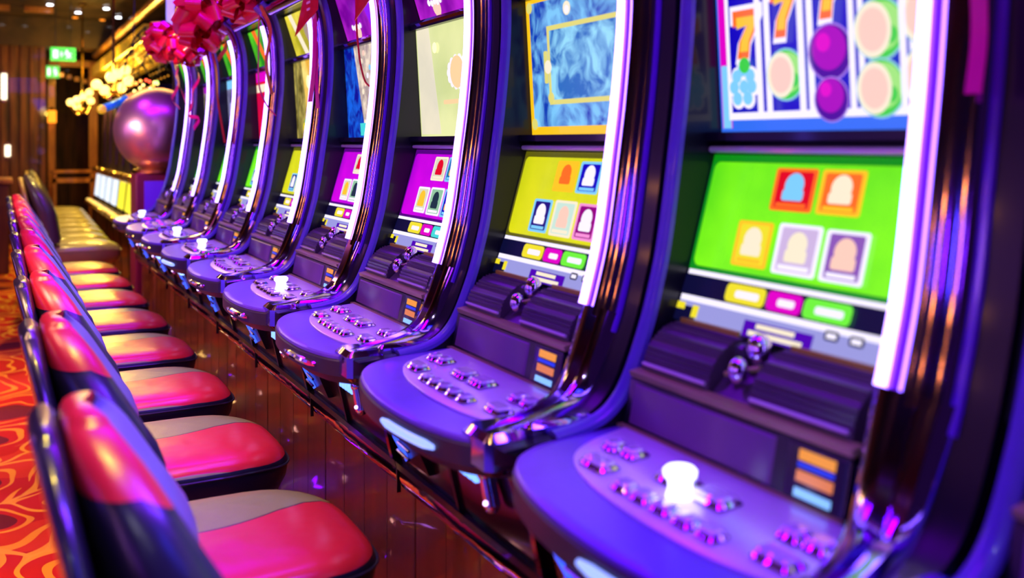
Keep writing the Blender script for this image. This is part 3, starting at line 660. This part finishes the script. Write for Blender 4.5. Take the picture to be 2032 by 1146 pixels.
names = {-1: 'striped leather chair with only its backrest in view, nearest to camera', 0: 'second chair from the camera, its seat cut off by the bottom edge of the photo',
 1: 'third chair from the camera, orange and olive seat fully in view', 2: 'fourth chair from the camera, red and olive seat beside the wood panel', 3: 'fifth chair from the camera in the long row',
 4: 'sixth chair from the camera in the long row', 5: 'seventh chair from the camera in the long row', 6: 'eighth chair, second to last purple-lit seat before the golden chairs', 7: 'ninth chair, last purple-lit seat before the golden chairs'}
for k in range(-1, 8):
    c = ch0 if k == -1 else copy_tree(ch0)
    c.location = (.362, 1.75 + .6 * k, 0); tag(c, names[k], 'chair', 'gaming chairs along the slot machine row')
gold0 = copy_tree(ch0)  # far chair copies: the yellow lighting is put into their material colours
for part in children(gold0):
    if part.name.startswith('seat'): part.data = part.data.copy(); part.data.materials[0] = mat('olive_gold_leather', (.34, .27, .07), .35, coat=.3, noise=.25, nscale=8)
    if part.name.startswith('backrest'): part.data = part.data.copy(); part.data.materials[0] = mat('gold_lit_back_leather', (.07, .045, .04), .35, coat=.3, noise=.25, nscale=8)
    if part.name.startswith('piping'): part.data = part.data.copy(); part.data.materials[0] = M_brass  # brass colour carries the same golden light on the piping
    if part.name.startswith('back_shell'): part.data = part.data.copy(); part.data.materials[0] = mat('gold_lit_shell_leather', (.5, .30, .05), .3, coat=.3, noise=.25, nscale=8)
ordn = ['nearest', 'second', 'third', 'fourth', 'fifth', 'sixth', 'seventh', 'eighth', 'farthest']
for k in range(9):
    c = copy_tree(gold0) if k else gold0; c.location = ((.47 + .012 * k) if k else .45, 6.86 + .56 * k, 0)
    c.scale = (1.05, 1.0, 1.08) if k == 0 else (1, 1, 1)
    tag(c, '%s of the golden lit chairs at the far end of the aisle' % ordn[k], 'chair', 'golden lit chairs at the far end')

# ------------------------------------------------------------------ ribbons and bows
def ribbon_strip(mb, pts, wv, m):
    P_ = smooth_path(pts, 5); wv = Vector(wv); wv = wv * (1.6 if wv.length < .04 and len(pts) < 9 else 1); n = len(P_)
    vs = [p - wv * .5 for p in P_] + [p + wv * .5 for p in P_]; off = Vector((.0012, 0, .0006))
    vs2 = [v + off for v in vs]
    fs = [(i, i + 1, n + i + 1, n + i) for i in range(n - 1)]
    mb.add(vs + vs2, fs + [tuple(reversed([a + 2 * n for a in f])) for f in fs] + [(0, 2 * n, 3 * n, n), (n - 1, 2 * n - 1, 4 * n - 1, 3 * n - 1)], m)
def bow(loc, R, seed, label, tails=()):
    rnd = random.Random(seed); r = empty('ribbon_bow', loc); b = MB()
    nl = 28; ga = pi * (3 - math.sqrt(5))
    for k in range(nl):
        zz = 1 - 2 * (k + .5) / nl; rad = math.sqrt(1 - zz * zz); a = k * ga
        d = Vector((rad * cos(a), rad * sin(a), zz)); side = d.cross(Vector((rnd.uniform(-1, 1), rnd.uniform(-1, 1), rnd.uniform(-1, 1)))).normalized(); up = d.cross(side)
        L_ = R * rnd.uniform(.85, 1.08); wd = R * .50
        path = []
        for q in range(9):
            t = q / 8; ang = t * 2 * pi; path.append(d * (L_ * .52 * (1 - cos(ang))) + up * (R * .24 * sin(ang)))
        ribbon_strip(b, path, side * wd, M_ribbon)
    b.ball((0, 0, 0), R * .22, M_ribbon, 6); b.build('bow_loops', r, sharp=60)
    for pts, wd, m_ in tails:
        b = MB(); ribbon_strip(b, [Vector(p) - Vector(loc) for p in pts], wd, m_); b.build('ribbon_tail', r, sharp=60)
    tag(r, label, 'bow', 'red ribbon bows on the machines'); return r
bow((.775, 5.42, 1.82), .115, 1, 'leftmost red ribbon bow, on the farthest slot machine, with curly tail',
    [([(.80, 5.43, 1.76), (.845, 5.42, 1.70), (.83, 5.36, 1.63), (.86, 5.40, 1.57), (.855, 5.2, 1.48)], (0, .025, .01), M_pink),
     ([(.83, 5.40, 1.70), (.86, 5.47, 1.60), (.83, 5.5, 1.52), (.86, 5.45, 1.47)], (0, .03, .012), M_pink)])
bow((.812, 4.90, 1.745), .095, 2, 'red ribbon bow second from the left, with pink curl hanging below',
    [([(.84, 4.90, 1.68), (.86, 4.86, 1.60), (.845, 4.95, 1.54), (.855, 5.02, 1.48), (.85, 5.10, 1.42), (.87, 4.92, 1.40), (.85, 4.95, 1.35)], (0, .022, .012), M_pink)])
bow((.780, 4.33, 1.81), .135, 3, 'largest red ribbon bow, over the third machine from the far end, one straight tail',
    [([(.84, 4.42, 1.68), (.855, 4.41, 1.60), (.85, 4.36, 1.48), (.855, 4.31, 1.38), (.86, 4.25, 1.28)], (0, .028, 0), M_ribbon),
     ([(.84, 4.25, 1.76), (.86, 4.22, 1.70), (.84, 4.30, 1.64)], (.0, .05, .02), mat('orange_foil_ribbon', (.95, .25, .05), .25, coat=.4, noise=.5, nscale=90))])
bow((.825, 3.74, 1.85), .115, 4, 'red ribbon bow at the top edge, on the machine with the crimson screen',
    [([(.87, 3.67, 1.78), (.865, 3.66, 1.62), (.862, 3.64, 1.50), (.868, 3.56, 1.425), (.875, 3.44, 1.376)], (0, .012, 0), M_pink),
     ([(.86, 3.62, 1.80), (.885, 3.56, 1.70), (.88, 3.60, 1.58), (.89, 3.56, 1.46)], (0, .03, .0), mat('orange_foil_ribbon', (.95, .25, .05), .25, coat=.4, noise=.5, nscale=90))])
def ribbon(label, strips, pennant=None):
    base = Vector(strips[0][0][0]); r = empty('gift_ribbon', base)
    for pts, wd, m_ in strips:
        b = MB(); ribbon_strip(b, [Vector(p) - base for p in pts], wd, m_); b.build('ribbon_strand', r, sharp=60)
    if pennant:
        b = MB(); P_ = [Vector(p) - base for p in pennant]; off = Vector((.002, .001, 0)); n = len(P_)
        b.loft([P_, [p + off for p in P_]], mat('red_foil_pennant', (.80, .02, .02), .3, coat=.4, noise=.3, nscale=60))
        cen = sum(P_, Vector()) / n; e1 = (P_[1] - P_[0]).normalized(); e2 = (P_[2] - P_[1]).normalized()
        for k in range(3):
            o_ = cen - e2 * (.03 - .022 * k) - off * 1.0; hw = .026 - .004 * k
            b.loft([[o_ - e1 * hw - off * .3, o_ + e1 * hw - off * .3, o_ + e1 * hw + e2 * .008 - off * .3, o_ - e1 * hw + e2 * .008 - off * .3], [o_ - e1 * hw, o_ + e1 * hw, o_ + e1 * hw + e2 * .008, o_ - e1 * hw + e2 * .008]], mat('pale_pennant_print', (.95, .75, .55), .5))
        b.build('pennant', r, flat=True)
    tag(r, label, 'ribbon', 'ribbons hanging on the machines')
ribbon('pink ribbon with red pennant hanging over the machine with the olive screen',
       [([(.885, 3.02, 1.78), (.885, 2.99, 1.65), (.878, 2.975, 1.52), (.87, 2.99, 1.41)], (0, .030, 0), M_pink), ([(.885, 2.97, 1.60), (.878, 2.95, 1.49), (.868, 2.90, 1.386)], (0, .022, 0), M_pink)],
       [(.885, 3.09, 1.79), (.885, 2.95, 1.79), (.883, 2.95, 1.70), (.870, 3.17, 1.635)])
ribbon('thin red ribbon with small red pennant on the machine with blue and beige screen',
       [([(.895, 2.62, 1.79), (.90, 2.63, 1.63), (.905, 2.625, 1.545), (.908, 2.615, 1.50), (.908, 2.58, 1.455), (.908, 2.54, 1.436)], (0, .008, 0), M_ribbon)],
       [(.875, 2.52, 1.76), (.875, 2.38, 1.76), (.885, 2.44, 1.68), (.885, 2.60, 1.625)])
ribbon('magenta ribbon hanging beside the light strip of the nearest slot machine', [([(.888, .652, 1.66), (.889, .650, 1.56), (.889, .645, 1.47), (.885, .640, 1.39), (.875, .640, 1.33)], (0, .012, 0), M_pink)])

# ------------------------------------------------------------------ background things
r = empty('metallic_ball', (.895, 6.50, 0))
b = MB(); b.ball((0, 0, 1.365), .268, mat('pearl_violet_metal', (.80, .36, .42), .34, .85, noise=.1, nscale=5), 24); b.build('ball', r)
b = MB(); b.box((-.15, -.14, .0), (.16, .14, 1.09), mat('crimson_pedestal', (.28, .01, .05), .5, noise=.3, nscale=12), bev=.01); b.lathe([(.17, 1.09), (.15, 1.11), (.10, 1.115), (.09, 1.125)], (0, 0, 0), M_gold, 20); b.build('pedestal', r)
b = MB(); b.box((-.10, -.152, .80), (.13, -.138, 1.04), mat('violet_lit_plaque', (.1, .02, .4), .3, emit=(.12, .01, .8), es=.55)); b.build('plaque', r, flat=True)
tag(r, 'large shiny violet and copper ball on a crimson pedestal', 'ball')

def round_machine(x, y, lab, colr):
    r = empty('vintage_slot_machine', (x, y, 0))
    b = MB(); b.prism([(.0, .0), (-.02, .55), (-.0, .62), (.02, .66), (.05, .95), (.08, 1.0), (.12, 1.75), (.55, 1.75), (.55, 0)], -.27, .27, M_black); b.build('cabinet', r)
    b = MB(); b.prism([(.012, .668), (.04, .93), (.05, .93), (.022, .668)], -.22, .22, colr); b.build('lit_panel', r, flat=True)
    b = MB(); b.lathe([(.03, -.24), (.04, -.23), (.04, .23), (.03, .24)], (.02, 0, .965), M_gold, 14, axis='y'); b.build('top_roll', r)
    for k in range(4):
        b = MB(); b.lathe([(.026, 0), (.026, .01), (.018, .016), (.001, .017)], (-.055, -.18 + .12 * k, .615), mat('glowing_gold_button', (.8, .6, .2), .3, emit=(1, .65, .15), es=.9), 14); b.build('round_button', r)
    b = MB(); b.box((-.09, -.26, .57), (.03, .26, .615), M_gold, bev=.01); b.build('button_shelf', r)
    b = MB()
    for k in range(3): b.tube([(.085 + .01 * k, -.24 + .24 * k, 1.05), (.10 + .01 * k, -.24 + .24 * k, 1.65)], .010, mat('dark_bronze', (.12, .05, .08), .3, .8), 8)
    b.build('front_rods', r)
    tag(r, lab, 'slot machine', 'far slot machines with lit panels')
wl = emi('white_lit_panel', (.85, .92, 1), 1.25); yl = emi('yellow_lit_panel', (1, .92, .12), 1.2)
for k, (nm, cl) in enumerate((('nearest', yl), ('second', yl), ('third', yl), ('fourth', wl), ('fifth', wl), ('sixth', wl), ('farthest', wl))):
    round_machine(.97, 8.35 + .62 * k, '%s far slot machine beyond the ball with %s lit panel' % (nm, 'yellow' if cl is yl else 'white'), cl)

def chandelier(loc, bulbs, lab, rb):
    r = empty('chandelier', loc); L0 = Vector(loc)
    b = MB(); b.tube([(0, 0, 2.87 - loc[2]), (0, 0, -.02)], .012, M_gold, 8); b.lathe([(.05, 2.84 - loc[2]), (.05, 2.868 - loc[2])], (0, 0, 0), M_gold, 14); b.ball((0, 0, -.03), .035, M_gold, 8); b.build('stem', r)
    for p in bulbs:
        d = Vector(p) - L0
        b = MB(); b.tube(smooth_path([(0, 0, -.03), (d.x * .5, d.y * .5, -.09 + d.z * .3), (d.x, d.y, d.z - rb * 1.2)], 4), .006, M_gold, 6); b.lathe([(.012, -.02), (rb * .6, 0), (rb * .5, .006)], (d.x, d.y, d.z - rb), M_gold, 10); a_ = b.build('arm', r)
        b = MB(); b.ball(tuple(d), rb, emi('warm_globe', (1, .60, .13), 4.2), 10); b.build('globe_bulb', a_)
    tag(r, lab, 'chandelier', 'gold chandeliers with globe bulbs')
    point('chandelier_light', (loc[0] - .1, loc[1] - .1, loc[2] + .12), (1, .6, .15), 9, .08)
chandelier((.80, 8.25, 1.72), [(.673, 8.2, 1.737), (.768, 8.1, 1.792), (.824, 8.2, 1.825), (.888, 8.25, 1.862), (.900, 8.15, 1.77), (.869, 8.3, 1.724), (.739, 8.3, 1.70), (.93, 8.4, 1.79)], 'larger gold chandelier with a cluster of yellow globe bulbs left of the ball', .042)
chandelier((.83, 12.0, 1.68), [(.709, 12, 1.74), (.772, 11.95, 1.77), (.841, 12, 1.806), (.91, 12.05, 1.86), (.92, 12, 1.761), (.78, 12.1, 1.70)], 'smaller gold chandelier farther back in front of the doorway', .042)

# gilded canopy above the far machines
b = MB(); g = mat('glowing_gilded_shingle', (.85, .45, .06), .35, .6, noise=.5, nscale=14, emit=(1, .45, .02), es=.16)  # faint amber self-glow put into the shingles, which are no lamps
for row in range(4):
    y = 8.9
    while y < 14.2:
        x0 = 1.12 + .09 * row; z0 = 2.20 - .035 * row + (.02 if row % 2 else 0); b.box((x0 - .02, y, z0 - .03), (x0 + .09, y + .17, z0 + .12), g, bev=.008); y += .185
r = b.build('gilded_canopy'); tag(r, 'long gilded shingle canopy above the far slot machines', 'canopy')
b = MB(); b.tube([(1.16, 8.0, 2.47), (1.15, 14.2, 2.47)], .045, M_amber, 10); tag(b.build('canopy_beam'), 'amber round wooden beam along the top of the gilded canopy', 'beam')
# hanging light strings beside the canopy
for k in range(5):
    b = MB(); y = 9.7 - .2 * k; rr_ = random.Random(k)
    for q in range(9):
        b.ball((1.00 + .03 * q, y - .06 * q, 2.28 - .055 * q), .007, emi('string_amber', (1, .5, .08), 1.2), 5)
    b.tube([(1.00, y, 2.28), (1.24, y - .48, 1.84)], .003, M_black, 5)
    tag(b.build('light_string'), 'thin sloping string of amber lamps below the gilded canopy, %s from the camera' % ['fifth', 'fourth', 'third', 'second', 'nearest'][k], 'light string', 'amber light strings')
# dark palm
r = empty('potted_palm', (1.13, 7.35, 0))
b = MB(); b.lathe([(.09, 0), (.13, .3), (.12, .31), (.0, .30)][:3], (0, 0, 0), M_rim, 16); b.build('pot', r)
b = MB(); b.tube([(0, 0, .28), (.02, .02, 1.2), (0, 0, 1.95)], [.035, .028, .02], mat('palm_trunk', (.06, .03, .015), .8, noise=.4), 8); b.build('trunk', r)
pm = mat('dark_palm_leaf', (.035, .02, .03), .45, noise=.5)
for k in range(12):
    a = 2 * pi * k / 12 + .2; rnd = random.Random(k); b = MB(); L_ = .34; up = rnd.uniform(.05, .3)
    rib = [Vector((cos(a) * L_ * t, sin(a) * L_ * t, 1.95 + up * sin(t * 2.4) - .22 * t * t)) for t in [i / 8 for i in range(9)]]
    b.tube(rib, .004, pm, 5)
    for i in range(1, 9):
        for s_ in (-1, 1):
            p = rib[i]; dirv = (Vector((-sin(a) * s_, cos(a) * s_, -.75)) + Vector((cos(a), sin(a), 0)) * .35).normalized(); e = p + dirv * .15
            wv = Vector((cos(a), sin(a), 0)) * .010
            b.add([p - wv, p + wv, e, p + Vector((0, 0, .003))], [(0, 1, 2), (0, 2, 3), (1, 3, 2)], pm)
    b.build('frond', r)
tag(r, 'dark feathery palm standing behind the metallic ball', 'plant')
# blue tinsel arm with yellow end and bulbs
r = empty('party_figure_arm', (.65, 6.75, 1.50)); b = MB()
pts = [Vector((.571, 6.6, 1.492)), Vector((.60, 6.62, 1.505)), Vector((.639, 6.65, 1.52)), Vector((.69, 6.7, 1.545)), Vector((.735, 6.72, 1.572))]
P_ = [p - Vector((.65, 6.75, 1.50)) for p in smooth_path(pts, 5)]
b.tube(P_, [.022 + .005 * (i % 2) for i in range(len(P_))], mat('glowing_blue_tinsel', (.01, .22, .65), .3, .3, emit=(.0, .12, .45), es=.35, noise=.5, nscale=60), 10); b.build('blue_sleeve', r)  # weak emission put into the sleeve, though it is no lamp
b = MB(); b.ball(tuple(P_[0]), .030, mat('glowing_yellow_end', (.85, .65, .03), .3, emit=(.8, .6, .02), es=.3), 8); b.build('yellow_end', r)  # same weak self-glow put into the yellow end
b = MB(); b.tube([P_[-1], P_[-1] + Vector((.12, .02, .05)), P_[-1] + Vector((.2, .05, .02))], .02, mat('orange_cloth', (.8, .2, .03), .6, noise=.3), 8); b.build('orange_sleeve', r)
tag(r, 'blue tinsel sleeve with yellow round end reaching left of the ball', 'decoration')
cc = [('yellow', (1, .8, .2)), ('orange', (1, .35, .05)), ('white', (1, .9, .7)), ('red', (1, .08, .03)), ('green', (.4, .9, .2))]
b = MB(); rnd = random.Random(5)
for k in range(26):
    t = k / 25; n_, c_ = cc[rnd.choice([0, 0, 2, 1, 1, 3, 4])]
    b.ball((.80 + .17 * t + rnd.uniform(-.02, .02), 6.95 + rnd.uniform(-.1, .1), 1.66 - .02 * t + rnd.uniform(-.055, .055)), .011, emi('bulb_' + n_, c_, 3.0), 5)
b.tube([(.72, 6.95, 1.60), (.80, 6.95, 1.67), (.90, 6.95, 1.66), (1.0, 6.95, 1.63)], .004, M_gold, 6)
b.tube([(.80, 6.95, 1.67), (.80, 6.95, 2.0), (.82, 6.95, 2.85)], .003, M_black, 5)
tag(b.build('bulb_garland'), 'garland of small yellow orange and red bulbs just above the ball', 'garland')

# exit signs
def exit_sign(cx_, cy_, cz, w_, h, lab, chars):
    r = empty('exit_sign', (cx_, cy_, cz))
    b = MB(); b.box((-w_ / 2, 0, -h / 2), (w_ / 2, .03, h / 2), mat('sign_green', (.02, .4, .1), .4, emit=(.02, .62, .10), es=1.1)); b.build('sign_panel', r, flat=True)
    b = MB(); d = -.003; wm = emi('sign_white', (.75, 1, .85), 2.2); H_ = h * .30
    x = -w_ * .40; b.box((x, d, -H_), (x + w_ * .20, 0, H_), wm)                    # door
    def rn(px, pz): return (x + w_ * px, d - .002, h * pz)
    if chars:
        b.box((x + w_ * .30, d, -H_ * .6), (x + w_ * .36, 0, H_ * .6), wm)
    for p, q in (((.52, .12), (.60, -.05)), ((.60, -.05), (.54, -.30)), ((.60, -.05), (.70, -.26)), ((.54, .10), (.72, .02)), ((.52, .10), (.44, -.02))):
        b.tube([rn(*p), rn(*q)], h * .06, wm, 6)
    b.ball(rn(.54, .24), h * .085, wm, 6); b.build('running_figure', r, flat=True)
    b = MB(); b.tube([(-w_ * .3, .015, h / 2), (-w_ * .3, .015, 2.87 - cz)], .005, M_black, 5); b.tube([(w_ * .3, .015, h / 2), (w_ * .3, .015, 2.87 - cz)], .005, M_black, 5); b.build('hanger', r)
    tag(r, lab, 'exit sign', 'green exit signs')
exit_sign(.607, 11.5, 2.243, .25, .145, 'larger green exit sign hanging from the ceiling', True)
exit_sign(.638, 14.5, 2.248, .165, .165, 'smaller green exit sign above the doorway post', False)

# ceiling spots
dots = [(.296, 12.534), (.832, 12.677), (1.1, 12.151), (1.311, 12.933), (.445, 17.302), (.648, 17.645), (.88, 17.158), (1.099, 17.312), (1.287, 16.591), (.543, 19.2), (.026, 12.542), (.502, 12.109)]
def ceil_spot(x, y, warm, where, z=2.87):
    r = empty('ceiling_spot', (x, y, z)); b = MB(); b.lathe([(.045, 0), (.045, -.012), (.036, -.016)], (0, 0, 0), M_black, 14); b.build('housing', r)
    b = MB(); b.lathe([(.034, -.014), (.030, -.024), (.001, -.026)], (0, 0, 0), emi('amber_spot', (1, .4, .06), 2.5) if warm else emi('white_spot', (.95, .93, 1), 9), 12); b.build('lens', r)
    tag(r, '%s ceiling spotlight, %s' % ('amber' if warm else 'white', where), 'ceiling light', 'amber ceiling spots' if warm else 'white ceiling spots')
OR = ['first', 'second', 'third', 'fourth', 'fifth', 'sixth']
for n_, (x, y) in enumerate(sorted(d for d in dots if d[1] < 14)): ceil_spot(x, y, False, '%s from the left in the nearer row' % OR[n_])
for n_, (x, y) in enumerate(sorted(d for d in dots if 14 < d[1] < 18.5)): ceil_spot(x, y, False, '%s from the left in the far row above the exit sign' % OR[n_])
ceil_spot(.543, 19.2, False, 'the lowest in the photo, just left of the exit sign')
for n_, (x, y) in enumerate(sorted(((1.156, 13.3), (1.323, 14.468), (.631, 14.773), (.833, 13.2)))): ceil_spot(x, y, True, '%s from the left among the amber ones' % OR[n_])

# lantern on the door post, console table in the doorway, wall lamps at the left
r = empty('wall_lantern', (.645, 14.93, 1.65))
b = MB(); b.lathe([(.05, -.09), (.055, -.08), (.055, .08), (.03, .11)], (0, 0, 0), emi('lantern_glow', (1, .42, .06), 2.4), 12); b.build('glass', r)
b = MB(); b.lathe([(.06, .085), (.02, .13)], (0, 0, 0), M_gold, 12); b.box((-.01, .0, -.02), (.01, .07, .02), M_gold); b.build('bracket', r)
tag(r, 'orange glowing lantern on the left door post', 'lantern')
r = empty('console_table', (.88, 14.4, 0))
b = MB(); b.box((-.27, -.15, .87), (.27, .15, .91), M_amber, bev=.006); b.build('tabletop', r)
b = MB(); b.box((-.25, -.14, .74), (.25, .14, .80), M_amber); b.build('rail', r)
for sx in (-.23, .23):
    for sy in (-.12, .12): b = MB(); b.box((sx - .02, sy - .02, 0), (sx + .02, sy + .02, .87), M_amber); b.build('leg', r)
tag(r, 'amber wooden console table standing in the doorway', 'table')
def sconce(x, z, h, lab, yy=13.52):
    r = empty('wall_lamp', (x, yy, z)); b = MB(); b.tube([(0, 0, -h / 2), (0, 0, h / 2)], .032, emi('wall_lamp_white', (1, .85, .6), 3), 10); b.build('tube', r)
    b = MB(); b.box((-.02, .0, -h / 2 - .03), (.02, .04, h / 2 + .03), M_gold); b.build('mount', r); tag(r, lab, 'wall lamp', 'white wall lamps')
sconce(.045, 1.98, .32, 'upper white tube lamp at the left edge of the photo'); sconce(.085, 1.18, .14, 'short white lamp low on the brown partition')
# wooden counter far left
r = empty('wooden_counter', (-.25, 10.8, 0))
b = MB(); b.box((-.6, -.25, .0), (.33, .25, .88), M_brown, bev=.01); b.build('body', r); b = MB(); b.box((-.63, -.28, .88), (.36, .28, .93), M_amber, bev=.008); b.build('worktop', r)
for k in range(2): b = MB(); b.box((-.55 + .42 * k, -.262, .15), (-.2 + .42 * k, -.25, .75), M_amber); b.build('door', r, flat=True)
tag(r, 'brown wooden counter behind the chairs at the left edge', 'counter')
